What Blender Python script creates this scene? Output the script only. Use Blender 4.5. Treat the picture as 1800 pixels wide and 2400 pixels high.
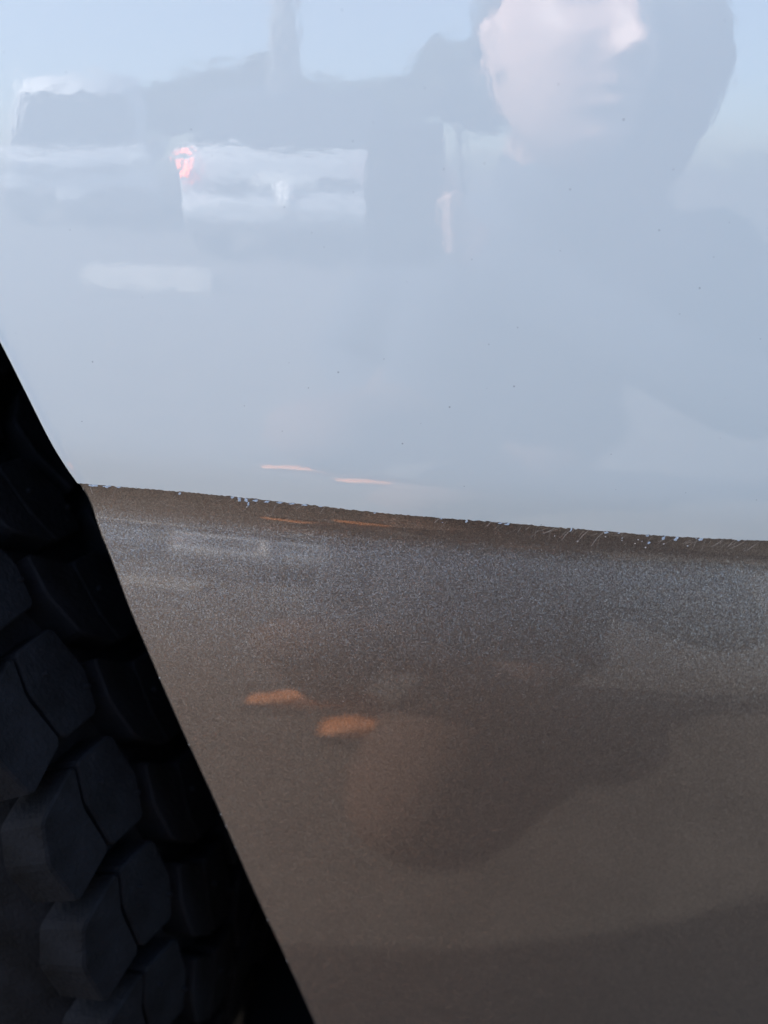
import bpy, bmesh, math, random
import numpy as np
from mathutils import Vector, Matrix, Euler
R_ = math.radians
scene = bpy.context.scene
for o in list(bpy.data.objects):
    bpy.data.objects.remove(o, do_unlink=True)

# ------------------------------------------------------------------ camera
cd = bpy.data.cameras.new("camera")
cam = bpy.data.objects.new("camera", cd)
scene.collection.objects.link(cam)
scene.camera = cam
cam.location = (0.0, -0.45, 0.85)
cam.rotation_euler = (R_(70.0), 0, 0)
cd.sensor_fit = 'VERTICAL'
cd.sensor_height = 9.8
cd.sensor_width = 7.35
cd.lens = 4.9 / 0.4663
cd.clip_start = 0.005
cd.clip_end = 3000
cd.dof.use_dof = True
cd.dof.focus_distance = 0.475
cd.dof.aperture_fstop = 1.2

# ------------------------------------------------------------------ light
SUN_EL, SUN_AZ = 45.0, -70.0          # azimuth from +Y, clockwise seen from above
world = bpy.data.worlds.new("World")
scene.world = world
world.use_nodes = True
wn = world.node_tree
bg = wn.nodes["Background"]
sky = wn.nodes.new("ShaderNodeTexSky")
sky.sky_type = 'NISHITA'
sky.sun_disc = False
sky.sun_elevation = R_(SUN_EL)
sky.sun_rotation = R_(SUN_AZ)
sky.dust_density = 2.3
sky.ozone_density = 0.7
sky.air_density = 1.0
wn.links.new(sky.outputs[0], bg.inputs[0])
bg.inputs[1].default_value = 0.13
sd = bpy.data.lights.new("sun", 'SUN')
sd.energy = 3.6
sd.angle = R_(0.53)
sd.color = (1.0, 0.95, 0.87)
sun = bpy.data.objects.new("sun", sd)
scene.collection.objects.link(sun)
sdir = Vector((math.cos(R_(SUN_EL)) * math.sin(R_(SUN_AZ)), math.cos(R_(SUN_EL)) * math.cos(R_(SUN_AZ)), math.sin(R_(SUN_EL))))
sun.rotation_euler = sdir.to_track_quat('Z', 'Y').to_euler()
sun.location = sdir * 20
scene.view_settings.view_transform = 'Standard'
scene.view_settings.look = 'None'
scene.view_settings.gamma = 1.0
scene.view_settings.use_curve_mapping = False
scene.view_settings.exposure = 1.92

C = scene.collection
rnd = random.Random(7)

# ------------------------------------------------------------------ helpers
def link(o, parent=None):
    C.objects.link(o)
    if parent is not None:
        o.parent = parent
    return o

def tag(o, label=None, cat=None, group=None, kind=None):
    if label: o['label'] = label
    if cat: o['category'] = cat
    if group: o['group'] = group
    if kind: o['kind'] = kind
    return o

def empty(name, loc=(0, 0, 0), rot=(0, 0, 0), parent=None):
    o = bpy.data.objects.new(name, None)
    o.location = loc
    o.rotation_euler = rot
    o.empty_display_size = 0.1
    return link(o, parent)

def mesh_obj(name, verts, faces, m, parent=None, smooth=True):
    me = bpy.data.meshes.new(name)
    me.from_pydata([tuple(v) for v in verts], [], faces)
    me.validate()
    o = bpy.data.objects.new(name, me)
    if m: me.materials.append(m)
    if smooth:
        me.polygons.foreach_set("use_smooth", [True] * len(me.polygons))
    return link(o, parent)

def bm_obj(name, bm, m, parent=None, smooth=False, loc=(0, 0, 0), rot=(0, 0, 0)):
    bmesh.ops.recalc_face_normals(bm, faces=bm.faces)
    me = bpy.data.meshes.new(name)
    bm.to_mesh(me)
    bm.free()
    if m: me.materials.append(m)
    if smooth:
        me.polygons.foreach_set("use_smooth", [True] * len(me.polygons))
    o = bpy.data.objects.new(name, me)
    o.location = loc
    o.rotation_euler = rot
    return link(o, parent)

def bm_box(bm, c, s, bev=0.0, seg=2):
    r = bmesh.ops.create_cube(bm, size=1.0)
    vs = r['verts']
    for v in vs:
        v.co = Vector((v.co.x * s[0] + c[0], v.co.y * s[1] + c[1], v.co.z * s[2] + c[2]))
    if bev > 0:
        es = list({e for v in vs for e in v.link_edges})
        bmesh.ops.bevel(bm, geom=es, offset=bev, segments=seg, affect='EDGES', profile=0.5)

def bm_prism(bm, pts, d0, d1, axis='X', bev=0.0):
    """polygon given in the plane across the axis, run from d0 to d1 along it"""
    def P(a, b, d):
        return {'X': (d, a, b), 'Y': (a, d, b), 'Z': (a, b, d)}[axis]
    lo = [bm.verts.new(P(a, b, d0)) for a, b in pts]
    hi = [bm.verts.new(P(a, b, d1)) for a, b in pts]
    n = len(pts)
    fs = [bm.faces.new(lo), bm.faces.new(hi)]
    for i in range(n):
        fs.append(bm.faces.new((lo[i], lo[(i + 1) % n], hi[(i + 1) % n], hi[i])))
    if bev > 0:
        es = list({e for f in fs for e in f.edges})
        bmesh.ops.bevel(bm, geom=es, offset=bev, segments=2, affect='EDGES', profile=0.5)

def bm_capsule(bm, a, b, ra, rb, n=14, rings=5):
    """tapered limb with round ends"""
    a, b = Vector(a), Vector(b)
    ax = b - a
    L = ax.length
    q = ax.to_track_quat('Z', 'Y') if L > 1e-9 else Euler((0, 0, 0)).to_quaternion()
    prof = []
    for i in range(rings + 1):
        t = math.pi / 2 * i / rings
        prof.append((-ra * math.cos(t), ra * math.sin(t)))
    for i in range(rings + 1):
        t = math.pi / 2 * i / rings
        prof.append((L + rb * math.sin(t), rb * math.cos(t)))
    prev = None
    for j, (z, r) in enumerate(prof):
        if r < 1e-6:
            ring = [bm.verts.new(a + q @ Vector((0, 0, z)))]
        else:
            ring = [bm.verts.new(a + q @ Vector((r * math.cos(2 * math.pi * k / n), r * math.sin(2 * math.pi * k / n), z))) for k in range(n)]
        if prev:
            for k in range(n):
                p = [prev[k % len(prev)], prev[(k + 1) % len(prev)]] if len(prev) > 1 else [prev[0]]
                c = [ring[(k + 1) % len(ring)], ring[k % len(ring)]] if len(ring) > 1 else [ring[0]]
                bm.faces.new(p + c)
        prev = ring

def remeshed(name, bm, m, parent, voxel, smooth=6):
    """fuses overlapping limbs into one continuous skin"""
    bmesh.ops.recalc_face_normals(bm, faces=bm.faces)
    me = bpy.data.meshes.new(name + "_src")
    bm.to_mesh(me)
    bm.free()
    t = bpy.data.objects.new(name + "_src", me)
    C.objects.link(t)
    r = t.modifiers.new("r", 'REMESH'); r.mode = 'VOXEL'; r.voxel_size = voxel; r.use_smooth_shade = True
    s = t.modifiers.new("s", 'SMOOTH'); s.factor = 0.5; s.iterations = smooth
    dg = bpy.context.evaluated_depsgraph_get()
    out = bpy.data.meshes.new_from_object(t.evaluated_get(dg))
    bpy.data.objects.remove(t, do_unlink=True)
    out.name = name
    out.materials.clear()
    out.materials.append(m)
    out.polygons.foreach_set("use_smooth", [True] * len(out.polygons))
    return link(bpy.data.objects.new(name, out), parent)

# ------------------------------------------------------------------ materials
def mat(name, col, rough=0.5, metal=0.0, spec=0.5, coat=0.0, coat_rough=0.03, var=0.0, var_scale=30.0, bump=0.0, bump_scale=200.0):
    m = bpy.data.materials.new(name)
    m.use_nodes = True
    nt = m.node_tree
    b = nt.nodes["Principled BSDF"]
    b.inputs["Base Color"].default_value = (*col, 1)
    b.inputs["Roughness"].default_value = rough
    b.inputs["Metallic"].default_value = metal
    b.inputs["Specular IOR Level"].default_value = spec
    b.inputs["Coat Weight"].default_value = coat
    b.inputs["Coat Roughness"].default_value = coat_rough
    tc = nt.nodes.new("ShaderNodeTexCoord")
    if var > 0:
        nz = nt.nodes.new("ShaderNodeTexNoise"); nz.inputs["Scale"].default_value = var_scale; nz.inputs["Detail"].default_value = 6
        nt.links.new(tc.outputs["Object"], nz.inputs["Vector"])
        mr = nt.nodes.new("ShaderNodeMapRange")
        mr.inputs[1].default_value = 0.3; mr.inputs[2].default_value = 0.7
        mr.inputs[3].default_value = 1 - var; mr.inputs[4].default_value = 1 + var
        nt.links.new(nz.outputs["Fac"], mr.inputs[0])
        mx = nt.nodes.new("ShaderNodeVectorMath"); mx.operation = 'SCALE'
        mx.inputs[0].default_value = col
        nt.links.new(mr.outputs[0], mx.inputs["Scale"])
        nt.links.new(mx.outputs[0], b.inputs["Base Color"])
    if bump > 0:
        nz = nt.nodes.new("ShaderNodeTexNoise"); nz.inputs["Scale"].default_value = bump_scale; nz.inputs["Detail"].default_value = 5
        nt.links.new(tc.outputs["Object"], nz.inputs["Vector"])
        bp = nt.nodes.new("ShaderNodeBump"); bp.inputs["Strength"].default_value = bump; bp.inputs["Distance"].default_value = 0.002
        nt.links.new(nz.outputs["Fac"], bp.inputs["Height"])
        nt.links.new(bp.outputs[0], b.inputs["Normal"])
    return m

def orange_peel(nt, fine, long):
    """long soft waves and fine orange peel of sprayed lacquer"""
    tc = nt.nodes.new("ShaderNodeTexCoord")
    prev = None
    for scale, dist in ((130, fine), (28, long)):
        n1 = nt.nodes.new("ShaderNodeTexNoise"); n1.inputs["Scale"].default_value = scale; n1.inputs["Detail"].default_value = 2
        nt.links.new(tc.outputs["Object"], n1.inputs["Vector"])
        b1 = nt.nodes.new("ShaderNodeBump"); b1.inputs["Strength"].default_value = 1.0; b1.inputs["Distance"].default_value = dist
        nt.links.new(n1.outputs["Fac"], b1.inputs["Height"])
        if prev: nt.links.new(prev.outputs[0], b1.inputs["Normal"])
        prev = b1
    return tc, prev

def pale_paint():
    m = bpy.data.materials.new("pale_blue_lacquer")
    m.use_nodes = True
    nt = m.node_tree
    b = nt.nodes["Principled BSDF"]
    b.inputs["Roughness"].default_value = 0.6
    b.inputs["Specular IOR Level"].default_value = 0.0
    b.inputs["Coat Weight"].default_value = 1.0
    b.inputs["Coat Roughness"].default_value = 0.015
    b.inputs["Coat IOR"].default_value = 1.72
    tc, bp = orange_peel(nt, 0.000048, 0.00014)
    nt.links.new(bp.outputs[0], b.inputs["Coat Normal"])
    # dust specks and tiny pits in the lacquer
    def specks(scale, lo, hi, keep):
        v = nt.nodes.new("ShaderNodeTexVoronoi"); v.inputs["Scale"].default_value = scale
        nt.links.new(tc.outputs["Object"], v.inputs["Vector"])
        a = nt.nodes.new("ShaderNodeMapRange"); a.inputs[1].default_value = lo; a.inputs[2].default_value = hi
        a.inputs[3].default_value = 1; a.inputs[4].default_value = 0
        nt.links.new(v.outputs["Distance"], a.inputs[0])
        sx = nt.nodes.new("ShaderNodeSeparateColor")
        nt.links.new(v.outputs["Color"], sx.inputs[0])
        g = nt.nodes.new("ShaderNodeMath"); g.operation = 'GREATER_THAN'; g.inputs[1].default_value = keep
        nt.links.new(sx.outputs[0], g.inputs[0])
        mu = nt.nodes.new("ShaderNodeMath"); mu.operation = 'MULTIPLY'
        nt.links.new(a.outputs[0], mu.inputs[0]); nt.links.new(g.outputs[0], mu.inputs[1])
        return mu
    s1 = specks(110, 0.02, 0.05, 0.84)
    s2 = specks(260, 0.03, 0.08, 0.92)
    ad = nt.nodes.new("ShaderNodeMath"); ad.operation = 'MAXIMUM'
    nt.links.new(s1.outputs[0], ad.inputs[0]); nt.links.new(s2.outputs[0], ad.inputs[1])
    mx = nt.nodes.new("ShaderNodeMix"); mx.data_type = 'RGBA'
    mx.inputs["A"].default_value = (*PALE, 1)
    mx.inputs["B"].default_value = (0.16, 0.17, 0.19, 1)
    sc = nt.nodes.new("ShaderNodeMath"); sc.operation = 'MULTIPLY'; sc.inputs[1].default_value = 0.75
    nt.links.new(ad.outputs[0], sc.inputs[0])
    nt.links.new(sc.outputs[0], mx.inputs["Factor"])
    nt.links.new(mx.outputs["Result"], b.inputs["Base Color"])
    return m

def brown_paint():
    m = bpy.data.materials.new("brown_metallic_lacquer")
    m.use_nodes = True
    nt = m.node_tree
    b = nt.nodes["Principled BSDF"]
    b.inputs["Metallic"].default_value = 0.95
    b.inputs["Roughness"].default_value = 0.38
    b.inputs["Coat Weight"].default_value = 1.0
    b.inputs["Coat Roughness"].default_value = 0.03
    tc, bp = orange_peel(nt, 0.000014, 0.00005)
    nt.links.new(bp.outputs[0], b.inputs["Coat Normal"])
    # metal flakes: every cell leans its own way
    v = nt.nodes.new("ShaderNodeTexVoronoi"); v.inputs["Scale"].default_value = 3500
    nt.links.new(tc.outputs["Object"], v.inputs["Vector"])
    sb = nt.nodes.new("ShaderNodeVectorMath"); sb.operation = 'SUBTRACT'; sb.inputs[1].default_value = (0.5, 0.5, 0.5)
    nt.links.new(v.outputs["Color"], sb.inputs[0])
    sc = nt.nodes.new("ShaderNodeVectorMath"); sc.operation = 'SCALE'; sc.inputs["Scale"].default_value = 0.55
    nt.links.new(sb.outputs[0], sc.inputs[0])
    ge = nt.nodes.new("ShaderNodeNewGeometry")
    ad = nt.nodes.new("ShaderNodeVectorMath"); ad.operation = 'ADD'
    nt.links.new(ge.outputs["Normal"], ad.inputs[0]); nt.links.new(sc.outputs[0], ad.inputs[1])
    no = nt.nodes.new("ShaderNodeVectorMath"); no.operation = 'NORMALIZE'
    nt.links.new(ad.outputs[0], no.inputs[0])
    nt.links.new(no.outputs[0], b.inputs["Normal"])
    # flake tint
    cr = nt.nodes.new("ShaderNodeValToRGB")
    cr.color_ramp.elements[0].position = 0.0; cr.color_ramp.elements[0].color = (BROWN[0] * 0.8, BROWN[1] * 0.8, BROWN[2] * 0.8, 1)
    cr.color_ramp.elements[1].position = 1.0; cr.color_ramp.elements[1].color = (BROWN[0] * 1.32, BROWN[1] * 1.30, BROWN[2] * 1.25, 1)
    v2 = nt.nodes.new("ShaderNodeTexVoronoi"); v2.inputs["Scale"].default_value = 2900
    nt.links.new(tc.outputs["Object"], v2.inputs["Vector"])
    sx = nt.nodes.new("ShaderNodeSeparateColor")
    nt.links.new(v2.outputs["Color"], sx.inputs[0])
    nt.links.new(sx.outputs[1], cr.inputs[0])
    nt.links.new(cr.outputs[0], b.inputs["Base Color"])
    return m

PALE = (0.68, 0.725, 0.722)
BROWN = (0.222, 0.200, 0.186)
M_PALE = pale_paint()
M_BROWN = brown_paint()
M_CHIP = mat("pale_primer_chip", (0.50, 0.59, 0.70), 0.5, var=0.2, var_scale=900)
M_SCRATCH = mat("scratch_in_lacquer", (0.42, 0.36, 0.31), 0.5)
M_SPECK = mat("paint_fleck", (0.75, 0.72, 0.68), 0.4)
M_RUBBER = mat("tyre_rubber", (0.0046, 0.0051, 0.0068), 0.75, spec=0.12, var=0.6, var_scale=55, bump=0.5, bump_scale=420)
M_LINER = mat("black_arch_plastic", (0.008, 0.008, 0.010), 0.75, spec=0.3)
M_STEEL = mat("grey_alloy", (0.35, 0.35, 0.36), 0.35, 1.0)
M_GROUND = mat("sunlit_dusty_asphalt", (0.084, 0.072, 0.062), 0.9, var=0.3, var_scale=9, bump=0.8, bump_scale=160)

# ------------------------------------------------------------------ ground
gv, gf = [], []
n = 40
for i in range(n + 1):
    for j in range(n + 1):
        a, b = (i / n * 2 - 1), (j / n * 2 - 1)
        gv.append((math.copysign(abs(a) ** 3, a) * 900, math.copysign(abs(b) ** 3, b) * 900, 0))
for i in range(n):
    for j in range(n):
        k = i * (n + 1) + j
        gf.append((k, k + n + 1, k + n + 2, k + 1))
ground = tag(mesh_obj("ground", gv, gf, M_GROUND, smooth=False), kind='structure')

# ------------------------------------------------------------------ the car's flank
# cross-section of the flank: arc length from the paint edge (m, downward) and tilt of the surface normal (degrees, up positive)
PROFILE = [(-0.375, 80), (-0.352, 52), (-0.33, 26), (-0.30, 10), (-0.25898, 6.02), (-0.23172, 5.02), (-0.20356, 4.0), (-0.17733, 2.94), (-0.14392, 1.37), (-0.11199, -0.06), (-0.09872, -0.72), (-0.08168, -2.14), (-0.06037, -4.32), (-0.04555, -5.61), (-0.03212, -7.18), (-0.02518, -8.62), (-0.0201, -10.56), (-0.01375, -14.11), (-0.00704, -17.24), (-0.00237, -18.51), (0.00048, -18.44), (0.00284, -16.7), (0.00514, -13.65), (0.00737, -11.0), (0.00956, -8.73), (0.0117, -5.38), (0.01377, -0.38), (0.01577, 4.61), (0.01812, 8.54), (0.02044, 10.5), (0.02353, 10.91), (0.02858, 10.06), (0.03483, 9.27), (0.04233, 8.3), (0.05072, 6.86), (0.06091, 4.82), (0.07782, 0.55), (0.09535, -2.94), (0.10759, -4.02), (0.12217, -4.75), (0.15008, -5.35), (0.18222, -5.62), (0.23999, -5.88), (0.3036, -6.0), (0.41157, -5.86), (0.49,-8), (0.53,-30)]

def pchip(x, y, xq):
    x = np.asarray(x, float); y = np.asarray(y, float); xq = np.asarray(xq, float)
    h = np.diff(x); d = np.diff(y) / h; m = np.zeros_like(y)
    for i in range(1, len(x) - 1):
        if d[i - 1] * d[i] > 0:
            w1 = 2 * h[i] + h[i - 1]; w2 = h[i] + 2 * h[i - 1]
            m[i] = (w1 + w2) / (w1 / d[i - 1] + w2 / d[i])
    m[0] = d[0]; m[-1] = d[-1]
    i = np.clip(np.searchsorted(x, xq) - 1, 0, len(x) - 2)
    t = (xq - x[i]) / h[i]
    return (2*t**3 - 3*t**2 + 1)*y[i] + (t**3 - 2*t**2 + t)*h[i]*m[i] + (-2*t**3 + 3*t**2)*y[i+1] + (t**3 - t**2)*h[i]*m[i+1]

S_FINE = np.arange(-0.375, 0.53001, 0.0002)
TILT = np.radians(pchip([p[0] for p in PROFILE], [p[1] for p in PROFILE], S_FINE))
DY, DZ = np.sin(-TILT), -np.cos(TILT)
Yp = np.concatenate([[0], np.cumsum((DY[1:] + DY[:-1]) / 2 * 0.0002)])
Zp = np.concatenate([[0], np.cumsum((DZ[1:] + DZ[:-1]) / 2 * 0.0002)])
i0 = int(np.argmin(abs(S_FINE)))
Yp -= Yp[i0]; Zp += 0.6862 - Zp[i0]
BEND_R = 1.74                                  # the flank is slightly barrelled along the car
def lean(s):                                   # the crease runs downhill towards the rear
    return pchip([-0.5, -0.20, -0.14, -0.05, 0.0, 0.05, 0.13, 0.34, 0.6], [0, 0.0, 0.015, 0.07, 0.09, 0.09, 0.075, 0.06, 0.05], s)
WCX = -0.475                                   # wheel centre along the car
ARCH_X = [-0.475, -0.4, -0.33, -0.27, -0.225, -0.199, -0.18412, -0.17076, -0.1574, -0.14967, -0.14208, -0.13692, -0.13357, -0.13114, -0.12801, -0.12204, -0.1146, -0.10728, -0.09616, -0.08287, -0.06519, -0.05165, -0.03832, 0.02]
ARCH_S = [-0.262, -0.258, -0.247, -0.228, -0.199, -0.166, -0.13358, -0.10099, -0.06691, -0.04396, -0.01995, -0.00592, 0.00187, 0.00825, 0.02038, 0.03717, 0.06009, 0.08118, 0.11615, 0.15806, 0.21874, 0.26171, 0.30676, 0.53]
def arch_x(s):
    return pchip(ARCH_S, ARCH_X, np.clip(s, -0.262, 0.53))
EDGE_X = [-1.2, -0.1323, -0.0777, -0.0377, 0.0, 0.0507, 0.092, 0.134, 0.172, 0.3, 1.4]
EDGE_S = [0.0, 0.00007, -0.00109, -0.00076, 0.00048, 0.00047, 0.00125, 0.00188, 0.00152, 0.001, 0.0]
def edge_s(x):
    return pchip(EDGE_X, EDGE_S, x)

def surf(x, s, off=0.0, d=None, flare=1.0):
    """point of the flank at x along the car and arc length s; off = proud of the surface; d = distance to the arch lip"""
    x = np.asarray(x, float); s = np.asarray(s, float)
    t = np.interp(s, S_FINE, TILT)
    xc = np.clip(x, -0.6, 0.6)
    ax = np.abs(x)
    b0 = 0.20; sl = b0 / BEND_R                # barrelled near the arch, running out straight beyond
    bar = np.where(ax < b0, x * x / (2 * BEND_R), b0 * b0 / (2 * BEND_R) + sl * 0.08 * (1 - np.exp(-np.maximum(ax - b0, 0) / 0.08)))
    y = np.interp(s, S_FINE, Yp) + bar
    z = np.interp(s, S_FINE, Zp) - lean(s) * xc
    y = y - off * np.cos(t); z = z + off * np.sin(t)
    if d is not None:
        q = np.clip(1 - d / 0.0065, 0, 1)           # the sheet flares out, then curls back at the very edge
        y = y - flare * 0.0014 * q ** 2 + 0.0016 * np.clip(1 - d / 0.0016, 0, 1) ** 2
    return np.stack([x, y, z], -1)

car = tag(empty("two_tone_car", (0, 0, 0)), "pale blue over brown metallic car flank with chipped paint edge at the wheel arch", "car")

LIP = np.array([0, .0004, .0009, .0015, .0022, .003, .0038, .0047, .0058, .0075, .010, .014])
X_FAR = 1.35
def columns(x0, fine):
    a = [x0 + LIP]
    a.append(np.linspace(x0 + 0.0155, 0.25, fine))
    a.append(np.linspace(0.255, X_FAR, 60))
    return np.concatenate(a)

def noise1(x, seed, wl):
    r = np.random.RandomState(seed)
    t = r.uniform(-1, 1, 8192)
    u = (np.asarray(x) + 2.0) / wl
    i = np.floor(u).astype(int); f = u - i; f = f * f * (3 - 2 * f)
    return t[i % 8192] * (1 - f) + t[(i + 1) % 8192] * f

def grid_faces(nr, nc, base=0):
    i, j = np.meshgrid(np.arange(nr - 1), np.arange(nc - 1), indexing='ij')
    a = (base + i * nc + j).ravel()
    return np.stack([a, a + nc, a + nc + 1, a + 1], 1)

def panel(name, rows_t, s_of, fine, off, m, return_lip=0.028):
    """sheet between the arch lip and the door: rows_t are fractions passed to s_of(x, t)"""
    pts = []
    for t in rows_t:
        x0 = arch_x(float(s_of(np.array([-0.15]), t)[0]))
        for _ in range(3):
            x0 = float(arch_x(s_of(np.array([x0]), t)[0]))
        xs = columns(x0, fine)
        d = xs - x0
        row = surf(xs, s_of(xs, t), off, d, 1.0 if m is M_PALE else 0.06)
        lip = row[:1].copy(); lip[:, 1] += return_lip
        lip2 = row[:1].copy(); lip2[:, 1] += 0.0012; lip2[:, 0] -= 0.0004
        pts.append(np.concatenate([lip, lip2, row]))
    P = np.array(pts)
    nr, nc = P.shape[:2]
    o = mesh_obj(name, P.reshape(-1, 3), grid_faces(nr, nc).tolist(), m, car)
    return o, P

# lower flank, brown metallic; runs a little way up under the pale coat
S_TOP_B, S_BOT = -0.004, 0.525
rows_b = np.concatenate([np.arange(S_TOP_B, 0.04, 0.0008), np.arange(0.04, 0.15, 0.002), np.arange(0.15, S_BOT, 0.005)])
lower, _ = panel("lower_flank", rows_b, lambda x, t: np.full_like(x, t) + edge_s(x) * max(0, 1 - abs(t) / 0.05), 260, 0.0, M_BROWN)
tag(lower, "brown metallic lower flank with scratches below the paint edge")

# upper flank, pale blue; its ragged lower edge is the masking line
def ragged(x):
    r = 0.00022 * noise1(x, 1, 0.0011) + 0.00016 * noise1(x, 2, 0.0005) + 0.00035 * np.clip(noise1(x, 3, 0.006), 0, 1) * noise1(x, 4, 0.0016)
    # bites where the coat flaked away
    r -= 0.0010 * np.clip(noise1(x, 5, 0.0035) - 0.72, 0, 1)
    return r
rows_u = np.concatenate([np.linspace(-0.262, -0.10, 50), np.linspace(-0.097, -0.02, 36), np.linspace(-0.0188, -0.0012, 24), [-0.0006, -0.0003, 0.0]])
def s_up(x, t):
    w = np.clip((t + 0.02) / 0.02, 0, 1) ** 2
    w2 = np.clip((t + 0.0016) / 0.0016, 0, 1)
    return t + edge_s(x) * w + ragged(x) * w2
upper, PU = panel("upper_flank", rows_u, s_up, 640, 0.00022, M_PALE)
tag(upper, "glossy pale blue upper flank mirroring sky and parked vehicles")
# thickness of the coat along the ragged edge
last = PU[-1][2:]
below = last.copy(); below[:, 1] += 0.00030
nn = len(last)
film = mesh_obj("coat_edge", np.concatenate([last, below]), [(i, i + nn, i + nn + 1, i + 1) for i in range(nn - 1)], M_CHIP, upper)

# the rest of the pale fender above the arch, and the body behind it
xs = np.concatenate([np.linspace(-1.15, -0.5, 30), np.linspace(-0.48, 0.4, 60), np.linspace(0.42, X_FAR, 40)])
rows = np.concatenate([np.linspace(-0.3745, -0.30, 24), np.linspace(-0.296, -0.262, 12)])
P = np.array([surf(xs, np.full_like(xs, t), 0.00022) for t in rows])
mesh_obj("fender_top", P.reshape(-1, 3), grid_faces(*P.shape[:2]).tolist(), M_PALE, car)
# front part of the fender, ahead of the wheel (mirror of the arch)
def front_piece(name, ss, m):
    pts = []
    for t in ss:
        x1 = 2 * WCX - float(arch_x(np.array([t]))[0])
        q = np.linspace(x1, -1.15, 40)
        row = surf(q, np.full_like(q, t), 0.0001)
        lip = row[:1].copy(); lip[:, 1] += 0.028
        pts.append(np.concatenate([lip, row]))
    P = np.array(pts)
    mesh_obj(name, P.reshape(-1, 3), [tuple(reversed(f)) for f in grid_faces(*P.shape[:2]).tolist()], m, car)
front_piece("front_fender", np.linspace(-0.262, 0.0, 60), M_PALE)
front_piece("front_bumper", np.linspace(0.0006, 0.52, 80), M_BROWN)
# bonnet, far side and floor close the body
top_row = surf(xs, np.full_like(xs, -0.3745), 0.0)
top_row = top_row + np.array([0, 0.0006, -0.0006])
hood = []
for f, dz in [(0, 0), (0.06, 0.02), (0.25, 0.05), (0.85, 0.07), (1.45, 0.05), (1.64, 0.02), (1.7, -0.01)]:
    r = top_row.copy(); r[:, 1] = r[:, 1] * (1 - min(1, f * 3)) + f; r[:, 2] += dz
    hood.append(r)
hood = np.array(hood)
mesh_obj("bonnet", hood.reshape(-1, 3), [tuple(reversed(f)) for f in grid_faces(*hood.shape[:2]).tolist()], M_PALE, car)
bm = bmesh.new()
bm_box(bm, (0.1, 1.68, 0.62), (2.5, 0.06, 0.80), 0.02)
bm_obj("far_flank", bm, M_PALE, car)
bm = bmesh.new()
bm_box(bm, (0.62, 0.86, 0.24), (1.44, 1.5, 0.04), 0.01)
bm_obj("underbody", bm, M_LINER, car)
bm = bmesh.new()
bm_box(bm, (0.1, 1.0, 0.93), (2.4, 1.2, 0.04), 0.01)
bm_obj("engine_bay_cover", bm, M_LINER, car)

# wheel-arch liner: a dark shell round the wheel
lv, lf = [], []
na = 44
for i in range(na + 1):
    a = min(math.pi, max(0.0, math.pi * (i - 2) / (na - 4)))
    for (r, y) in [(0.455, 0.030), (0.47, 0.10), (0.47, 0.46), (0.30, 0.50), (0.06, 0.52)]:
        dz = -0.39 if i in (0, na) else (-0.12 if i in (1, na - 1) else 0.0)
        lv.append((WCX + r * math.cos(a), y, 0.40 + r * 1.06 * math.sin(a) + dz))
for i in range(na):
    for j in range(4):
        k = i * 5 + j
        lf.append((k, k + 5, k + 6, k + 1))
mesh_obj("arch_liner", lv, lf, M_LINER, car)

# chips of the pale coat still stuck to the brown paint: (x along the edge, drop below the edge, width, height) in mm
CHIPS = [(-127, 0.5, 5.2, 1.6), (-121, 0.6, 3.8, 1.3), (-116, 0.3, 3.2, 0.7), (-89.0, 1.0, 1.3, 1.0), (-66.0, .5, 1.8, 1.0), (-63.0, 1.0, 1.9, 1.8), (-60.2, 1.1, 2.2, 1.9), (-59.2, 3.4, 1.1, 1.6), (-60.0, 4.9, .7, .7),
         (-56.0, .9, 3.4, 1.0), (-51.0, .9, 3.0, 1.1), (-45.5, .7, 3.8, .7), (-40.0, .6, 3.6, .6), (-34.5, .5, 3.0, .6), (-28.0, .3, 2.4, .5), (-4.0, .4, 1.4, .6),
         (25.0, .4, 1.3, .9), (25.6, 2.5, .6, .4), (36.2, .9, 1.2, 1.9), (51.0, .5, 2.2, .7), (54.0, .7, 2.4, 1.0), (82.5, 1.0, 1.3, 1.6), (98.5, .6, 2.2, .9), (104.0, .5, 1.2, .5), (117.0, .6, 2.0, .8), (124.5, 1.4, 1.5, 2.4), (130.5, 1.2, 2.4, 2.5), (141.5, .8, 2.4, 1.6), (139.3, .5, .7, .9), (159, .4, 1.6, .5),
         (98.3, 3.0, .7, .5), (105.8, 3.0, .6, .4), (105.9, 4.3, .6, .4), (113.1, 3.2, .8, .6), (115.0, 3.9, .8, .5), (112.0, 5.4, .6, .6), (118.2, 4.6, 1.8, .8), (117.0, 7.0, .9, .7), (86.0, 6.6, .6, .5), (75.6, 4.9, .6, .5), (125.0, 4.4, .8, .7), (136.0, 4.8, 1.0, .4)]
chip_r = random.Random(3)
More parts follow.
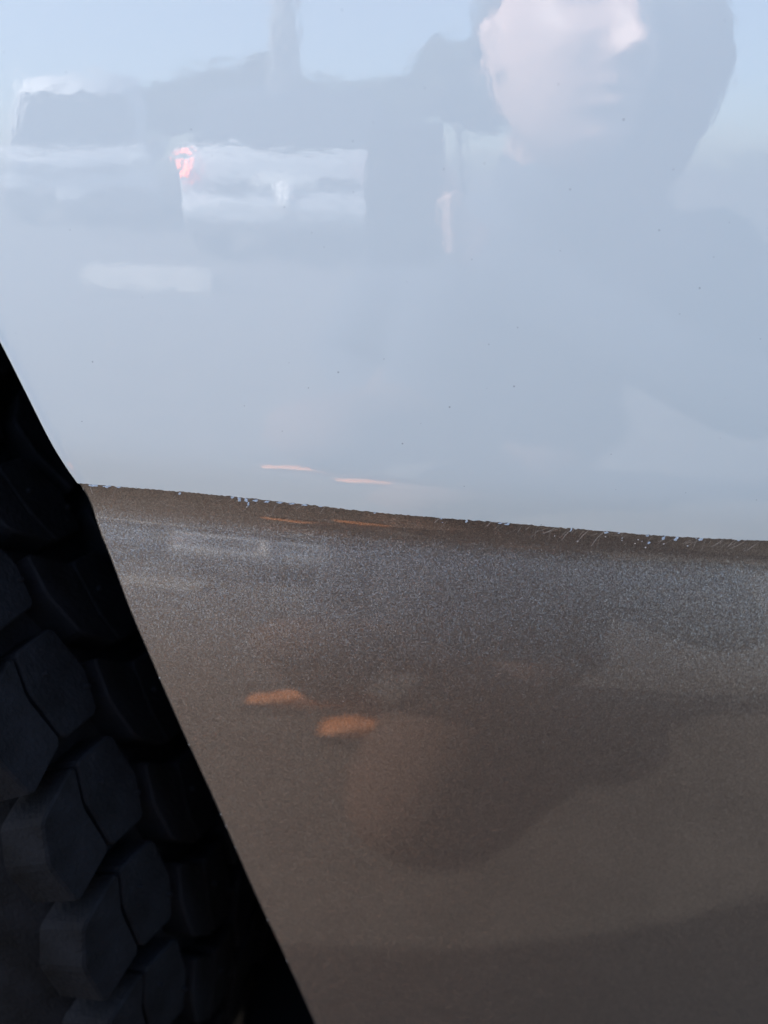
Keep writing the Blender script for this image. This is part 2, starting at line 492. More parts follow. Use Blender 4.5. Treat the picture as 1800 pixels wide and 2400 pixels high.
for (x, dz, w, h) in CHIPS:
    w, h = (w * 1.0, h * 1.7) if w > 1 else (w, h)
    npt = 13
    a0 = chip_r.uniform(0, 6)
    rim = []
    for k in range(npt):
        a = a0 + 2 * math.pi * k / npt
        q = chip_r.uniform(0.35, 1.15)
        sh = -0.35 * math.sin(a)                       # chips trail off down-left like the scratches
        rim.append(((math.cos(a) * q + sh) * w / 2 * 1e-3 + x * 1e-3, (math.sin(a) * q) * h / 2 * 1e-3 + dz * 1e-3 + 0.0001))
    vx = np.array([p[0] for p in rim]); vs = np.array([p[1] for p in rim])
    vs = vs + edge_s(vx)
    cx, cs = vx.mean(), vs.mean()
    hi = surf(cx + (vx - cx) * 0.8, cs + (vs - cs) * 0.8, 0.00016)
    lo = surf(vx, vs, -0.00002)
    V = np.concatenate([hi, lo])
    F = [tuple(range(npt))] + [(k, k + npt, (k + 1) % npt + npt, (k + 1) % npt) for k in range(npt)]
    mesh_obj("paint_chip", V, [tuple(reversed(f)) for f in F], M_CHIP if dz < 2.8 or w > 1 else M_SPECK, lower, smooth=False)

# fine scratches and flecks in the brown coat (too many to count)
sv, sf = [], []
def strip(pts, w):
    n0 = len(sv)
    for i, (x, s_) in enumerate(pts):
        k = min(i, len(pts) - 2)
        dx, ds = pts[k + 1][0] - pts[k][0], pts[k + 1][1] - pts[k][1]
        L = math.hypot(dx, ds) or 1
        ww = w * (0.25 + 0.75 * math.sin(math.pi * (i + 0.6) / (len(pts) + 0.2)))
        for sg in (-1, 1):
            sv.append((x - sg * ds / L * ww / 2, s_ + sg * dx / L * ww / 2))
    for i in range(len(pts) - 1):
        a = n0 + 2 * i
        sf.append((a, a + 1, a + 3, a + 2))
sr = random.Random(11)
def scratch(x, s0, L, ang, w):
    pts = []
    bend = sr.uniform(-0.25, 0.25)
    for i in range(6):
        t = i / 5 * L
        a = ang + bend * i / 5
        pts.append((x - t * math.cos(a), s0 + t * math.sin(a)))
    strip(pts, w)
for _ in range(85):                                  # along the edge, most of them leaning the same way
    x = sr.choice([sr.uniform(-0.125, 0.17), sr.gauss(-0.05, 0.02), sr.gauss(0.085, 0.02), sr.gauss(0.15, 0.02)])
    if x < -0.126 or x > 0.19: continue
    scratch(x, float(edge_s(np.array([x]))[0]) + abs(sr.gauss(0, 0.0014)), sr.uniform(0.0015, 0.0075), sr.gauss(0.82, 0.32), sr.choice([0.00007, 0.00010, 0.00016]))
for (x, L) in [(0.0905, .0085), (0.0975, .010), (0.083, .0075), (0.0755, .007), (0.152, .007), (0.1575, .006), (0.1625, .009), (0.169, .008), (-0.1315, .004), (-0.1285, .0055), (0.0245, .004), (0.047, .0035)]:
    scratch(x, float(edge_s(np.array([x]))[0]) + 0.0002, L, 0.85 if x > -0.12 else 1.45, 0.00026)
for _ in range(90):                                   # stray hairline marks lower down
    x, s0 = sr.uniform(-0.12, 0.17), sr.uniform(0.004, 0.05)
    scratch(x, s0, sr.uniform(0.0008, 0.003), sr.uniform(0, 3.1), 0.0001)
V2 = np.array(sv)
mesh_obj("scratches", surf(V2[:, 0], V2[:, 1], 0.00003), [tuple(reversed(f)) for f in sf], M_SCRATCH, lower)["kind"] = "stuff"
fv, ff = [], []
for _ in range(70):
    x, s0 = sr.uniform(-0.11, 0.18), sr.choice([sr.uniform(0.005, 0.06), sr.uniform(0.02, 0.34)])
    r = sr.choice([0.00007, 0.00010, 0.00016])
    if x < float(arch_x(np.array([s0]))[0]) + 0.004: continue
    if _ > 62:
        s0 = (0.09, 0.125, 0.165, 0.172, 0.185, 0.232, 0.26)[_ - 63]; x = float(arch_x(np.array([s0]))[0]) + 0.0012; r = 0.0003
    k0 = len(fv)
    for k in range(6):
        fv.append((x + r * math.cos(k * 1.047) * sr.uniform(.7, 1.3), s0 + r * math.sin(k * 1.047) * sr.uniform(.7, 1.3)))
    ff.append(tuple(range(k0 + 5, k0 - 1, -1)))
F2 = np.array(fv)
mesh_obj("paint_flecks", surf(F2[:, 0], F2[:, 1], 0.00008), ff, M_SPECK, lower)["kind"] = "stuff"

# ------------------------------------------------------------------ front wheel, steered a little outwards
wheel = empty("front_wheel", (WCX, 0.215, 0.413), (0, 0, R_(-15)), car)
TR, TW = 0.397, 0.285
prof = [(0.215, -0.118), (0.25, -0.138), (0.30, -0.144), (0.365, -0.138), (0.386, -0.118), (0.395, -0.06), (TR, 0), (0.395, 0.06), (0.386, 0.118), (0.365, 0.138), (0.30, 0.144), (0.25, 0.138), (0.215, 0.118)]
tv, tf = [], []
na = 72
for i in range(na):
    a = 2 * math.pi * i / na
    for r, y in prof:
        tv.append((r * math.cos(a), y, r * math.sin(a)))
npf = len(prof)
for i in range(na):
    for j in range(npf - 1):
        k, k2 = i * npf + j, ((i + 1) % na) * npf + j
        tf.append((k, k + 1, k2 + 1, k2))
mesh_obj("tyre", tv, [tuple(reversed(f)) for f in tf], M_RUBBER, wheel)
bm = bmesh.new()
bmesh.ops.create_cone(bm, cap_ends=True, segments=48, radius1=0.214, radius2=0.214, depth=0.20, matrix=Matrix.Rotation(math.pi / 2, 4, 'X'))
bm_obj("rim", bm, M_STEEL, wheel, True)

def lug(halves, depth=0.012, nub=True):
    """tread lug: polygon in (arc, width) metres wrapped on the tyre, corners and shoulders rounded"""
    bm = bmesh.new()
    def W(a, w, r):
        th = a / TR
        drop = 0.0 if abs(w) < 0.075 else (abs(w) - 0.075) ** 2 * 3.2
        rr = r - drop
        return (rr * math.cos(th), w, rr * math.sin(th))
    for poly in halves:
        cx = sum(p[0] for p in poly) / len(poly); cy = sum(p[1] for p in poly) / len(poly)
        rounded = []
        for i in range(len(poly)):
            (a0, w0), (a1, w1) = poly[i], poly[(i + 1) % len(poly)]
            rounded += [(a0 * 0.92 + a1 * 0.08, w0 * 0.92 + w1 * 0.08), (a0 * 0.08 + a1 * 0.92, w0 * 0.08 + w1 * 0.92)]
        def ring(inset, d):
            out = []
            for a, w in rounded:
                L = math.hypot(a - cx, w - cy)
                k = (L - inset) / L
                out.append(bm.verts.new(W(cx + (a - cx) * k, cy + (w - cy) * k, TR + d)))
            return out
        rings = [ring(-0.0005, -0.012), ring(0, depth - 0.0012), ring(0.0010, depth)]
        bm.faces.new(rings[-1])
        n = len(rounded)
        for lo, hi in zip(rings, rings[1:]):
            for i in range(n):
                j = (i + 1) % n
                bm.faces.new((lo[i], lo[j], hi[j], hi[i]))
    if nub:
        for da, dw in ((0.007, -0.005), (-0.010, 0.012)):
            p = Vector(W(cx + da, cy + dw, TR + depth))
            bmesh.ops.create_cone(bm, cap_ends=True, segments=7, radius1=0.0014, radius2=0.0011, depth=0.004, matrix=Matrix.Translation(p) @ Matrix.Rotation(math.pi / 2, 4, 'Y'))
    bmesh.ops.recalc_face_normals(bm, faces=bm.faces)
    me = bpy.data.meshes.new("tread_block")
    bm.to_mesh(me); bm.free()
    me.materials.append(M_RUBBER)
    return me
NP = 42
P_ARC = 2 * math.pi * TR / NP
RIBS = [(-0.152, -0.096, 0.25), (-0.088, -0.036, -0.35), (-0.028, 0.027, 0.30), (0.035, 0.087, -0.35), (0.095, 0.152, 0.25)]
LUGS = []
for w0, w1, sl in RIBS:
    h = P_ARC / 2 - 0.0062
    wm = (w0 + w1) / 2; q = (w1 - w0) / 2
    z = 0.011 if sl > 0 else -0.011
    g = 0.0010
    lower_half = [(-h - sl * q, w0 + 0.004), (h * 0.1 - sl * q, w0 - 0.002), (h - sl * q, w0 + 0.003), (h + z * 0.6, wm - g), (z, wm - 0.005), (-h + z * 0.6, wm - g)]
    upper_half = [(-h + z * 0.6, wm + g), (z, wm - 0.005 + 2 * g), (h + z * 0.6, wm + g), (h + sl * q, w1 - 0.003), (-h * 0.1 + sl * q, w1 + 0.002), (-h + sl * q, w1 - 0.004)]
    LUGS.append(lug([lower_half, upper_half]))
for i in range(NP):
    for j, me in enumerate(LUGS):
        o = bpy.data.objects.new("tread_block", me)
        o.rotation_euler = (0, 2 * math.pi * (i + (0.0, 0.45, 0.15, 0.6, 0.3)[j]) / NP, 0)
        link(o, wheel)

# ------------------------------------------------------------------ what the paint mirrors, standing behind the camera
M_SKIN = mat("skin", (0.66, 0.42, 0.32), 0.45, spec=0.4, var=0.08, var_scale=25)
M_SHIRT = mat("dark_slate_cotton", (0.045, 0.05, 0.065), 0.9, var=0.15, var_scale=60, bump=0.4, bump_scale=120)
M_SHORTS = mat("reddish_brown_canvas", (0.13, 0.078, 0.058), 0.9, var=0.15, var_scale=60)
M_HAIR = mat("dark_hair", (0.03, 0.024, 0.02), 0.6)
M_SHOE = mat("tan_leather", (0.66, 0.24, 0.08), 0.6, var=0.15, var_scale=40)
M_SOLE = mat("dark_sole", (0.04, 0.035, 0.03), 0.8)
M_PHONE = mat("black_phone_glass", (0.012, 0.012, 0.014), 0.12)
M_LENS = mat("lens_ring", (0.08, 0.08, 0.09), 0.25, 0.8)
M_WHITE = mat("white_car_paint", (0.58, 0.58, 0.58), 0.4, coat=1.0)
M_SILVER = mat("pale_silver_paint", (0.46, 0.47, 0.48), 0.4, coat=1.0)
M_GLASS = mat("dark_window_glass", (0.02, 0.024, 0.028), 0.06)
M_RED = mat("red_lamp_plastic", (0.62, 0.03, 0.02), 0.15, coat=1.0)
M_RED.node_tree.nodes["Principled BSDF"].inputs["Emission Color"].default_value = (1.0, 0.20, 0.10, 1)   # glow added to stand for the sun sparkling on the red lamps
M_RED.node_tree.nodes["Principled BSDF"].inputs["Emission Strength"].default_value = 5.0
M_CLEAR = mat("clear_lamp_plastic", (0.75, 0.75, 0.72), 0.1, coat=1.0)
M_GLINT = mat("glint_white", (0.92, 0.92, 0.90), 0.35, 0.3)
M_TRIM = mat("grey_bumper_plastic", (0.10, 0.10, 0.11), 0.6)
M_CONC = mat("weathered_concrete", (0.36, 0.33, 0.29), 0.9, var=0.2, var_scale=14, bump=0.5, bump_scale=60)
M_POST = mat("grey_post_paint", (0.22, 0.22, 0.22), 0.6, var=0.1, var_scale=6)
M_BARK = mat("bark", (0.10, 0.075, 0.055), 0.9, var=0.3, var_scale=20, bump=0.8, bump_scale=40)
M_LEAF = mat("leaf", (0.035, 0.055, 0.022), 0.6, var=0.35, var_scale=3)
M_LEAF2 = mat("olive_leaf", (0.05, 0.065, 0.03), 0.6, var=0.35, var_scale=3)

# --- phone
view = Vector((0, math.cos(R_(20)), -math.sin(R_(20))))
up = Vector((0, math.sin(R_(20)), math.cos(R_(20))))
PH = Vector(cam.location) - view * 0.0100 - up * 0.058 + Vector((0.021, 0, 0))
phone = tag(empty("phone", PH, (R_(-20), 0, 0)), "black phone raised towards the flank in one hand", "phone")
bm = bmesh.new(); bm_box(bm, (0, 0, 0), (0.075, 0.0085, 0.16), 0.0035, 3)
bm_obj("phone_case", bm, M_PHONE, phone, True)
for lz in (0.058, 0.034):
    bm = bmesh.new()
    bmesh.ops.create_cone(bm, cap_ends=True, segments=28, radius1=0.0085, radius2=0.0080, depth=0.0022, matrix=Matrix.Translation((-0.021, 0.0053, lz)) @ Matrix.Rotation(-math.pi / 2, 4, 'X'))
    bm_obj("camera_lens", bm, M_LENS, phone, True)
phm = Matrix.Translation(PH) @ Matrix.Rotation(R_(-20), 4, 'X')
def pl(x, y, z): return phm @ Vector((x, y, z))

# --- person
person = tag(empty("person", (0.28, -0.75, 0)), "person in dark shirt and brown trousers kneeling with raised phone, mirrored in the paint", "person")
pm = Matrix.Translation((-0.28, 0.75, 0))
HEAD = Vector((0.178, -0.475, 0.948))
HROT = Euler((R_(10), R_(3), R_(-20)))
neck = Vector((0.205, -0.60, 0.79))
Lsh, Rsh = Vector((0.045, -0.665, 0.705)), Vector((0.42, -0.625, 0.71))
pel = Vector((0.155, -0.785, 0.35))
Lhip, Rhip = Vector((0.06, -0.775, 0.34)), Vector((0.245, -0.775, 0.335))
Lkn, Rkn = Vector((-0.075, -0.455, 0.46)), Vector((0.012, -0.46, 0.085))
Lan, Ran = Vector((-0.095, -0.76, 0.10)), Vector((0.095, -0.67, 0.085))
Lel, Rel = Vector((-0.06, -0.88, 0.50)), Vector((0.43, -0.50, 0.52))
Lha, Rha = Vector((-0.03, -0.735, 0.385)), pl(0.054, -0.020, -0.048)
def torso(bm, k):
    bm_capsule(bm, Lsh, Rsh, 0.052 + k, 0.052 + k)
    ch = (neck + pel) / 2
    for sx in (-1, 1):
        o = Vector((sx * 0.075, 0, 0))
        bm_capsule(bm, neck + o * 1.1 - Vector((0, 0.0, 0.085)), ch + o, 0.085 + k, 0.09 + k)
        bm_capsule(bm, ch + o, pel + o * 0.9, 0.09 + k, 0.105 + k)
    bm_capsule(bm, neck - Vector((0, 0.01, 0.05)), pel, 0.075 + k, 0.115 + k)
def finger(bm, pts, r):
    for i in range(len(pts) - 1):
        bm_capsule(bm, pts[i], pts[i + 1], r * (1 - 0.09 * i), r * (1 - 0.09 * (i + 1)), 10, 4)
bm = bmesh.new()
torso(bm, 0.0)
bm_capsule(bm, neck - Vector((0, 0.0, 0.04)), HEAD + Vector((0, -0.025, -0.06)), 0.060, 0.055)
for hp, kn, an in ((Lhip, Lkn, Lan), (Rhip, Rkn, Ran)):
    bm_capsule(bm, hp, kn, 0.088, 0.056)
    calf = kn.lerp(an, 0.35)
    bm_capsule(bm, kn, calf, 0.054, 0.058)
    bm_capsule(bm, calf, an, 0.057, 0.036)
bm_capsule(bm, Lan + Vector((0.02, -0.02, -0.055)), Lan + Vector((-0.09, -0.022, -0.074)), 0.022, 0.012)
bm_capsule(bm, Ran + Vector((0.0, 0.005, -0.04)), Ran + Vector((-0.12, -0.006, -0.06)), 0.022, 0.012)
for sh, el, ha in ((Lsh, Lel, Lha), (Rsh, Rel, Rha)):
    bm_capsule(bm, sh, el, 0.052, 0.041)
    bm_capsule(bm, el, el.lerp(ha, 0.3), 0.041, 0.043)
    bm_capsule(bm, el.lerp(ha, 0.3), ha, 0.043, 0.027)
for sg, ha in ((1, Rha),):
    for k in range(4):
        z = -0.066 + 0.0195 * k
        base = pl(sg * 0.050, -0.006, z)
        bm_capsule(bm, ha, base, 0.018, 0.0105)
        ln = (0.84, 0.96, 1.0, 0.92)[k]
        finger(bm, [base, pl(sg * 0.0500, 0.006, z + 0.002), pl(sg * (0.0490 - 0.002 * ln), 0.0095, z + 0.008), pl(sg * (0.0480 - 0.003 * ln), 0.0105, z + 0.016)], 0.0084)
    tb = pl(sg * 0.050, -0.016, -0.012)
    bm_capsule(bm, ha, tb, 0.018, 0.012)
    finger(bm, [tb, pl(sg * 0.040, -0.020, 0.016), pl(sg * 0.026, -0.0165, 0.034)], 0.0102)
# left hand lying on the thigh, fingers curled over it
tl = (Lkn - Lhip).normalized()
for k in range(4):
    o = Vector((0.030 - 0.019 * k, 0, 0.010 * (1 - abs(k - 1.5) / 2)))
    b0 = Lha + o + tl * 0.055
    ln = (0.85, 1.0, 0.97, 0.82)[k]
    bm_capsule(bm, Lha, b0, 0.021, 0.011)
    finger(bm, [b0, b0 + tl * 0.036 * ln + Vector((0, 0, 0.001)), b0 + tl * 0.058 * ln + Vector((0, 0, -0.010)), b0 + tl * 0.068 * ln + Vector((0, 0, -0.024))], 0.0090)
finger(bm, [Lha + Vector((0.02, 0.01, 0)), Lha + Vector((0.046, 0.034, -0.008)), Lha + Vector((0.052, 0.060, -0.016))], 0.0105)
# head
hm = Matrix.Translation(HEAD) @ HROT.to_matrix().to_4x4()
h = bmesh.ops.create_icosphere(bm, subdivisions=5, radius=1.0)
def g(p, c, s): return math.exp(-sum(((p[i] - c[i]) / s[i]) ** 2 for i in range(3)))
for v in h['verts']:
    d = v.co.copy()
    p = Vector((d.x * 0.078, d.y * 0.098, d.z * 0.124))
    if p.z < 0:
        t = min(1, -p.z / 0.12)
        p.x *= 1 - 0.13 * t ** 1.6
        if p.y < 0: p.y *= 1 - 0.45 * t
        else: p.y *= 1 - 0.04 * t
    front = max(0.0, d.y)
    q = (p.x, p.z, 0)
    dy = 0.0
    def gg(x, z, sx, sz): return math.exp(-((p.x - x) / sx) ** 2 - ((p.z - z) / sz) ** 2) * (front > 0.15)
    dy += 0.024 * gg(0, -0.030, 0.014, 0.016) + 0.016 * gg(0, -0.004, 0.011, 0.026)
    dy += 0.009 * gg(0.015, -0.036, 0.010, 0.010) + 0.009 * gg(-0.015, -0.036, 0.010, 0.010)
    dy -= 0.013 * (gg(0.031, 0.014, 0.019, 0.013) + gg(-0.031, 0.014, 0.019, 0.013))
    dy += 0.007 * (gg(0.031, 0.014, 0.010, 0.007) + gg(-0.031, 0.014, 0.010, 0.007))
    dy += 0.007 * (gg(0.03, 0.036, 0.026, 0.009) + gg(-0.03, 0.036, 0.026, 0.009))
    dy += 0.009 * gg(0, -0.058, 0.022, 0.0065) + 0.010 * gg(0, -0.073, 0.019, 0.0070)
    dy -= 0.004 * gg(0, -0.0655, 0.024, 0.003)
    dy -= 0.004 * gg(0, -0.086, 0.02, 0.006)
    dy += 0.012 * gg(0, -0.103, 0.022, 0.014)
    dy += 0.006 * (gg(0.045, -0.020, 0.02, 0.018) + gg(-0.045, -0.020, 0.02, 0.018))
    p.y += dy
    v.co = hm @ p
for sg in (-1, 1):
    bm_capsule(bm, hm @ Vector((sg * 0.077, -0.004, 0.012)), hm @ Vector((sg * 0.071, 0.002, -0.026)), 0.015, 0.012, 10)
bmesh.ops.transform(bm, matrix=pm, verts=bm.verts)
remeshed("body", bm, M_SKIN, person, 0.0035, 2)
# shirt
bm = bmesh.new()
torso(bm, 0.013)
for sh, el, ha in ((Lsh, Lel, Lha), (Rsh, Rel, Rha)):
    bm_capsule(bm, sh, el, 0.072, 0.058)
    bm_capsule(bm, el, el.lerp(ha, 0.35), 0.058, 0.058)
    bm_capsule(bm, el.lerp(ha, 0.35), el.lerp(ha, 0.86), 0.058, 0.042)
bm_capsule(bm, neck - Vector((0, 0, 0.05)), neck + Vector((-0.012, 0.065, 0.030)), 0.085, 0.072)
bm_capsule(bm, neck + Vector((0.05, -0.05, 0.03)), HEAD + Vector((0.105, -0.085, 0.01)), 0.10, 0.105)   # hood bunched behind the head
bmesh.ops.transform(bm, matrix=pm, verts=bm.verts)
remeshed("shirt", bm, M_SHIRT, person, 0.006, 4)
# trousers
bm = bmesh.new()
bm_capsule(bm, Lhip + Vector((0, 0, 0.03)), Rhip + Vector((0, 0, 0.03)), 0.128, 0.128)
for hp, kn, an in ((Lhip, Lkn, Lan), (Rhip, Rkn, Ran)):
    bm_capsule(bm, hp, kn, 0.112, 0.074)
    bm_capsule(bm, kn, kn.lerp(an, 0.4), 0.073, 0.076)
    bm_capsule(bm, kn.lerp(an, 0.4), kn.lerp(an, 0.88), 0.076, 0.058)
bmesh.ops.transform(bm, matrix=pm, verts=bm.verts)
remeshed("trousers", bm, M_SHORTS, person, 0.007, 4)
# hair: a cap of hair over the back and top of the head with uneven ends
bm = bmesh.new()
h = bmesh.ops.create_icosphere(bm, subdivisions=4, radius=1.0)
kill = []
hr = random.Random(5)
for v in h['verts']:
    d = v.co.copy()
    p = Vector((d.x * 0.086, d.y * 0.106 - 0.006, d.z * 0.127 + 0.004))
    if p.z < 0: p.x *= 1 - 0.1 * min(1, -p.z / 0.12); p.y *= 1 - 0.3 * min(1, -p.z / 0.12)
    p += d * (0.004 * math.sin(d.x * 31 + d.z * 17) * math.cos(d.y * 23))
    if (d.y > 0.05 and d.z < 0.48 + 0.1 * math.sin(d.x * 9)) or d.z < -0.55 or (abs(d.x) > 0.8 and d.z < -0.1 and d.y > -0.25):
        kill.append(v)
    v.co = hm @ p
bmesh.ops.delete(bm, geom=kill, context='VERTS')
bmesh.ops.transform(bm, matrix=pm, verts=bm.verts)
hair = bm_obj("hair", bm, M_HAIR, person, True)
sm = hair.modifiers.new("t", 'SOLIDIFY'); sm.thickness = 0.008; sm.offset = -1
# shoes: flat sole, tall at the ankle and tapering to the toe
for base, ang, tilt in ((Vector((Lan.x + 0.085, Lan.y - 0.02, 0.0)), R_(181), 0.0), (Vector((Ran.x + 0.03, Ran.y + 0.005, 0.0)), R_(184), 0.0)):
    bm = bmesh.new()
    bm_prism(bm, [(0, 0.018), (-0.004, 0.06), (0.03, 0.108), (0.075, 0.105), (0.12, 0.07), (0.19, 0.052), (0.235, 0.036), (0.245, 0.018)], -0.030, 0.030, 'Y', 0.012)
    sm4 = pm @ Matrix.Translation(base) @ Matrix.Rotation(ang, 4, 'Z')
    bmesh.ops.transform(bm, matrix=sm4, verts=bm.verts)
    sh = bm_obj("shoe", bm, M_SHOE, person, True)
    bm = bmesh.new()
    bm_prism(bm, [(-0.006, 0.001), (-0.006, 0.017), (0.25, 0.017), (0.25, 0.001)], -0.033, 0.033, 'Y', 0.005)
    bmesh.ops.transform(bm, matrix=sm4, verts=bm.verts)
    bm_obj("sole", bm, M_SOLE, sh)

# --- parked vehicles
def vehicle(name, loc, rz, W, L, belt, top, hoodlen, label, rear, hood_z=0.95):
    """long axis along local Y, the end nearest to us at local y = 0"""
    t = tag(empty(name, loc, (0, 0, rz)), label, "van" if name == "van" else "car")
    bm = bmesh.new()
    bm_prism(bm, [(0.02, 0.32), (0.0, 0.50), (-0.03, belt - 0.08), (-0.10, belt), (-L + hoodlen, belt), (-L + 0.15, hood_z), (-L, 0.75), (-L, 0.35), (-L + 0.1, 0.25), (-0.1, 0.25)], -W / 2, W / 2, 'X', 0.05)
    bm_obj("lower_body", bm, M_SILVER if rear else M_WHITE, t, True)
    ce = L - hoodlen + (0.0 if hoodlen > 0.5 else 0.2)
    s = [(-0.10, belt - 0.02), (-0.10 - (0.22 if rear else 0.45), top - 0.06), (-0.5 - (0 if rear else 0.3), top), (-ce + 0.7, top), (-ce + 0.1, belt - 0.02)]
    bm = bmesh.new()
    lo = [bm.verts.new((-W / 2 + 0.04 + (0.16 if z > belt else 0), y, z)) for y, z in s]
    hi = [bm.verts.new((W / 2 - 0.04 - (0.16 if z > belt else 0), y, z)) for y, z in s]
    bm.faces.new(lo); bm.faces.new(hi)
    for i in range(len(s)):
        j = (i + 1) % len(s)
        bm.faces.new((lo[i], lo[j], hi[j], hi[i]))
    bmesh.ops.bevel(bm, geom=list(bm.edges), offset=0.04, segments=2, affect='EDGES')
    bm_obj("cabin", bm, M_GLASS if rear else M_WHITE, t, True)
    # window in the near end
    y0, z0 = s[0]; y1, z1 = s[1]
    dirn = Vector((0, y1 - y0, z1 - z0)).normalized()
    nrm = Vector((0, dirn.z, -dirn.y))
    a = Vector((0, y0, z0)) + dirn * 0.07 + nrm * 0.006
    b = Vector((0, y1, z1)) - dirn * (0.05 if rear else 0.30) + nrm * 0.006
    w0, w1 = W / 2 - 0.14, W / 2 - 0.25
    mesh_obj("rear_window" if rear else "windscreen", [a + Vector((-w0, 0, 0)), a + Vector((w0, 0, 0)), b + Vector((w1, 0, 0)), b + Vector((-w1, 0, 0)), a + Vector((-w0, 0, 0)) - nrm * 0.02, a + Vector((w0, 0, 0)) - nrm * 0.02, b + Vector((w1, 0, 0)) - nrm * 0.02, b + Vector((-w1, 0, 0)) - nrm * 0.02],
             [(0, 1, 2, 3), (0, 4, 5, 1), (1, 5, 6, 2), (2, 6, 7, 3), (3, 7, 4, 0)], M_GLASS, t, False)
    for sg in (-1, 1):
        x0, x1 = sg * (W / 2 - 0.045), sg * (W / 2 - 0.19)
        for ya, yb in ((-0.62, -1.55), (-1.65, -2.5)):
            if -yb > ce - 0.5: continue
            zz0, zz1 = belt + 0.05, top - 0.14
            mesh_obj("side_window", [(x0 + sg * 0.006, ya, zz0), (x0 + sg * 0.006, yb, zz0), (x1 + sg * 0.02, yb, zz1), (x1 + sg * 0.02, ya - 0.05, zz1)], [(0, 1, 2, 3)], M_GLASS, t, False)
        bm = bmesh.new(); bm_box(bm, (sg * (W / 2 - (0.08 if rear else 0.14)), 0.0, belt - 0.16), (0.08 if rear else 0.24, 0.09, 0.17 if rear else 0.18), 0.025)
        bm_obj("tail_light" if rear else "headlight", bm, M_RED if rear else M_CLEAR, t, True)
        bm = bmesh.new(); bm_box(bm, (sg * (W / 2 + 0.08), -1.35 if not rear else -ce + 0.35, belt + 0.10), (0.18, 0.10, 0.15), 0.03)
        bm_obj("wing_mirror", bm, M_WHITE, t, True)
        for yw in (-0.75, -L + 0.85):
            wh = empty("wheel", (sg * (W / 2 - 0.10), yw, 0.33), (0, 0, 0), t)
            bm = bmesh.new()
            bmesh.ops.create_cone(bm, cap_ends=True, segments=32, radius1=0.33, radius2=0.33, depth=0.22, matrix=Matrix.Rotation(math.pi / 2, 4, 'Y'))
            bm_obj("tyre", bm, M_RUBBER, wh, True)
            bm = bmesh.new()
            bmesh.ops.create_cone(bm, cap_ends=True, segments=24, radius1=0.20, radius2=0.19, depth=0.235, matrix=Matrix.Rotation(math.pi / 2, 4, 'Y'))
            bm_obj("rim", bm, M_STEEL, wh, True)
    if rear:
        for gx, gz, gs in ((-W / 2 + 0.12, 0.55, 0.11), (-0.30, 0.62, 0.09), (0.42, 0.62, 0.10)):  # near-white blobs added to imitate sun glints on the bumper
            bm = bmesh.new(); bmesh.ops.create_uvsphere(bm, u_segments=16, v_segments=10, radius=1.0)
            for v in bm.verts: v.co = Vector((v.co.x * gs * 0.7, v.co.y * 0.05 + 0.12, v.co.z * gs + gz))
            bm_obj("bumper_glint", bm, M_GLINT, t, True)
    bm = bmesh.new(); bm_box(bm, (0, 0.05, 0.47), (W - 0.06, 0.16, 0.24), 0.05)
    bm_obj("bumper", bm, M_SILVER if rear else M_TRIM, t, True)
    bm = bmesh.new(); bm_box(bm, (0, 0.02 if rear else 0.14, 0.74 if rear else 0.47), (0.50, 0.03, 0.12), 0.008)
    bm_obj("number_plate", bm, M_CLEAR, t, True)
    bm = bmesh.new(); bm_box(bm, (0, 0.012, belt - 0.30 if rear else 0.80), (W - 0.55, 0.03, 0.10), 0.01)
    bm_obj("grille" if not rear else "tailgate_trim", bm, M_TRIM, t, True)
    return t
vehicle("hatchback", (-0.80, -5.9, 0), R_(2), 1.82, 4.2, 1.02, 1.58, 0.95, "pale silver hatchback with black roof and red tail lights, mirrored in the pale paint", True)
vehicle("van", (-3.9, -9.0, 0), R_(-12), 1.95, 4.9, 1.12, 2.25, 0.4, "tall white van mirrored near the left edge of the pale paint", False)

# --- concrete wheel stop on the parking ground
t = tag(empty("wheel_stop", (-1.45, -4.2, 0), (0, 0, R_(3))), "low pale concrete wheel stop in front of the pale silver hatchback", "wheel stop")
bm = bmesh.new(); bm_prism(bm, [(-0.16, 0), (0.16, 0), (0.09, 0.15), (-0.09, 0.15)], -0.42, 0.42, 'X', 0.015)
bm_obj("block", bm, M_CONC, t)
for sx in (-0.3, 0.3):
    bm = bmesh.new(); bmesh.ops.create_cone(bm, cap_ends=True, segments=14, radius1=0.02, radius2=0.016, depth=0.02, matrix=Matrix.Translation((sx, 0, 0.158)))
    bm_obj("anchor_bolt", bm, M_TRIM, t, True)

# --- lamp post behind the hatchback
t = tag(empty("lamp_post", (-1.5, -11.4, 0)), "thick grey lamp post rising behind the pale silver hatchback", "lamp post")
bm = bmesh.new()
bmesh.ops.create_cone(bm, cap_ends=True, segments=28, radius1=0.25, radius2=0.20, depth=7.0, matrix=Matrix.Translation((0, 0, 3.5)))
bm_obj("pole", bm, M_POST, t, True)
bm = bmesh.new(); bm_box(bm, (0, 0, 0.12), (0.55, 0.55, 0.24), 0.03)
bm_obj("base", bm, M_CONC, t)
bm = bmesh.new(); bm_capsule(bm, (0, 0, 6.9), (0, 1.2, 7.25), 0.06, 0.045); bm_capsule(bm, (0, 1.2, 7.25), (0, 1.75, 7.28), 0.11, 0.08)
bm_obj("lamp_arm", bm, M_POST, t, True)

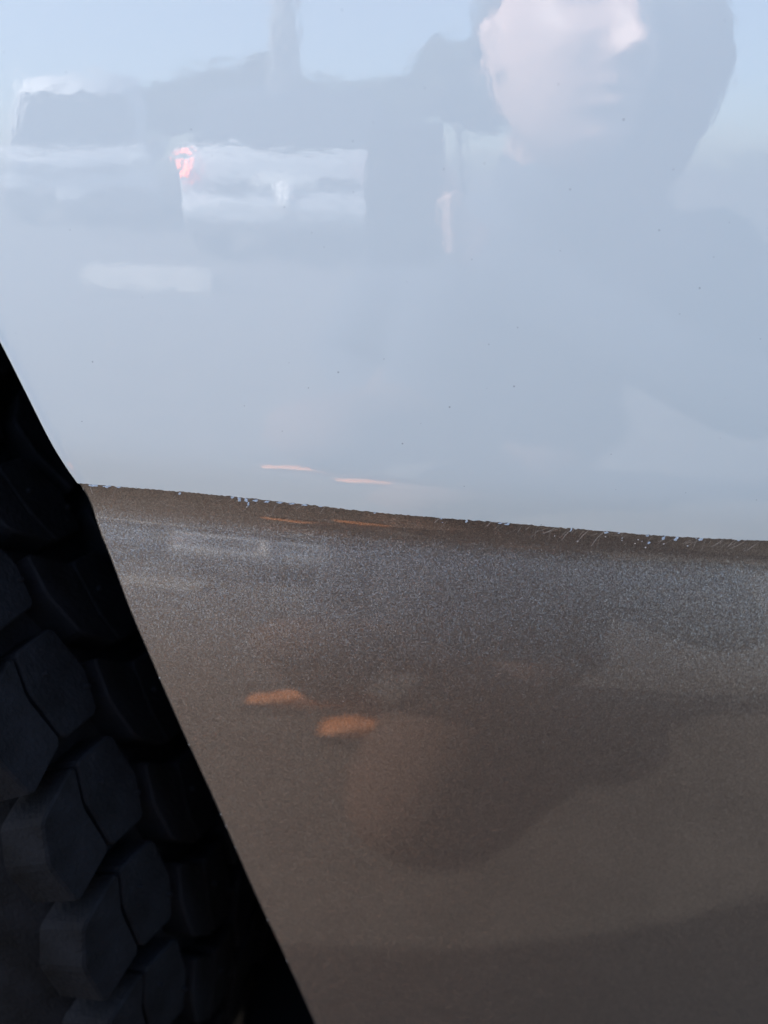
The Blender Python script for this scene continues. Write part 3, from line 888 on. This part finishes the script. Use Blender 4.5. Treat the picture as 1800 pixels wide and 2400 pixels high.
# --- trees
def tree(loc, H, rad, seed, label, leafmat):
    r = random.Random(seed)
    t = tag(empty("tree", loc), label, "tree", "trees behind the parked vehicles")
    bm = bmesh.new()
    th = H * 0.42
    bm_capsule(bm, (0, 0, 0), (r.uniform(-.1, .1), 0, th), 0.13, 0.09, 10, 3)
    tips = []
    for k in range(6):
        a = k * 1.05 + r.uniform(-.3, .3)
        e = Vector((math.cos(a) * rad * 0.55, math.sin(a) * rad * 0.55, th + H * r.uniform(0.15, 0.42)))
        bm_capsule(bm, (0, 0, th * 0.85), e, 0.06, 0.025, 8, 3)
        tips.append(e)
    bm_obj("trunk", bm, M_BARK, t, True)
    V, F = [], []
    clumps = [(e, rad * r.uniform(0.38, 0.6)) for e in tips]
    for _ in range(9):
        a = r.uniform(0, 6.28); q = r.uniform(0.1, 0.85) * rad
        clumps.append((Vector((math.cos(a) * q, math.sin(a) * q, H * r.uniform(0.5, 0.9))), rad * r.uniform(0.25, 0.5)))
    for c, cr in clumps:
        for _ in range(520):
            d = Vector((r.gauss(0, 1), r.gauss(0, 1), r.gauss(0, 1))).normalized() * cr * r.uniform(0.35, 1.0) ** 0.5
            d.z *= 0.75
            p = c + d
            u = Vector((r.gauss(0, 1), r.gauss(0, 1), r.gauss(0, 1))).normalized()
            w = u.orthogonal().normalized()
            s = r.uniform(0.07, 0.15)
            k = len(V)
            V += [p - u * s, p + w * s * 0.45, p + u * s, p - w * s * 0.45]
            F.append((k, k + 1, k + 2, k + 3))
    mesh_obj("crown", V, F, leafmat, t, False)
tree((-5.7, -19.0, 0), 3.3, 1.5, 1, "dark leafy tree between the van and the pale silver hatchback", M_LEAF)
tree((-3.3, -18.0, 0), 3.6, 1.8, 2, "dark leafy tree just left of the lamp post", M_LEAF)
tree((-0.9, -17.5, 0), 3.1, 1.9, 3, "dark leafy tree just right of the lamp post", M_LEAF)
tree((1.9, -18.5, 0), 4.3, 1.5, 4, "olive green loose tree mirrored beside the kneeling person's face", M_LEAF2)
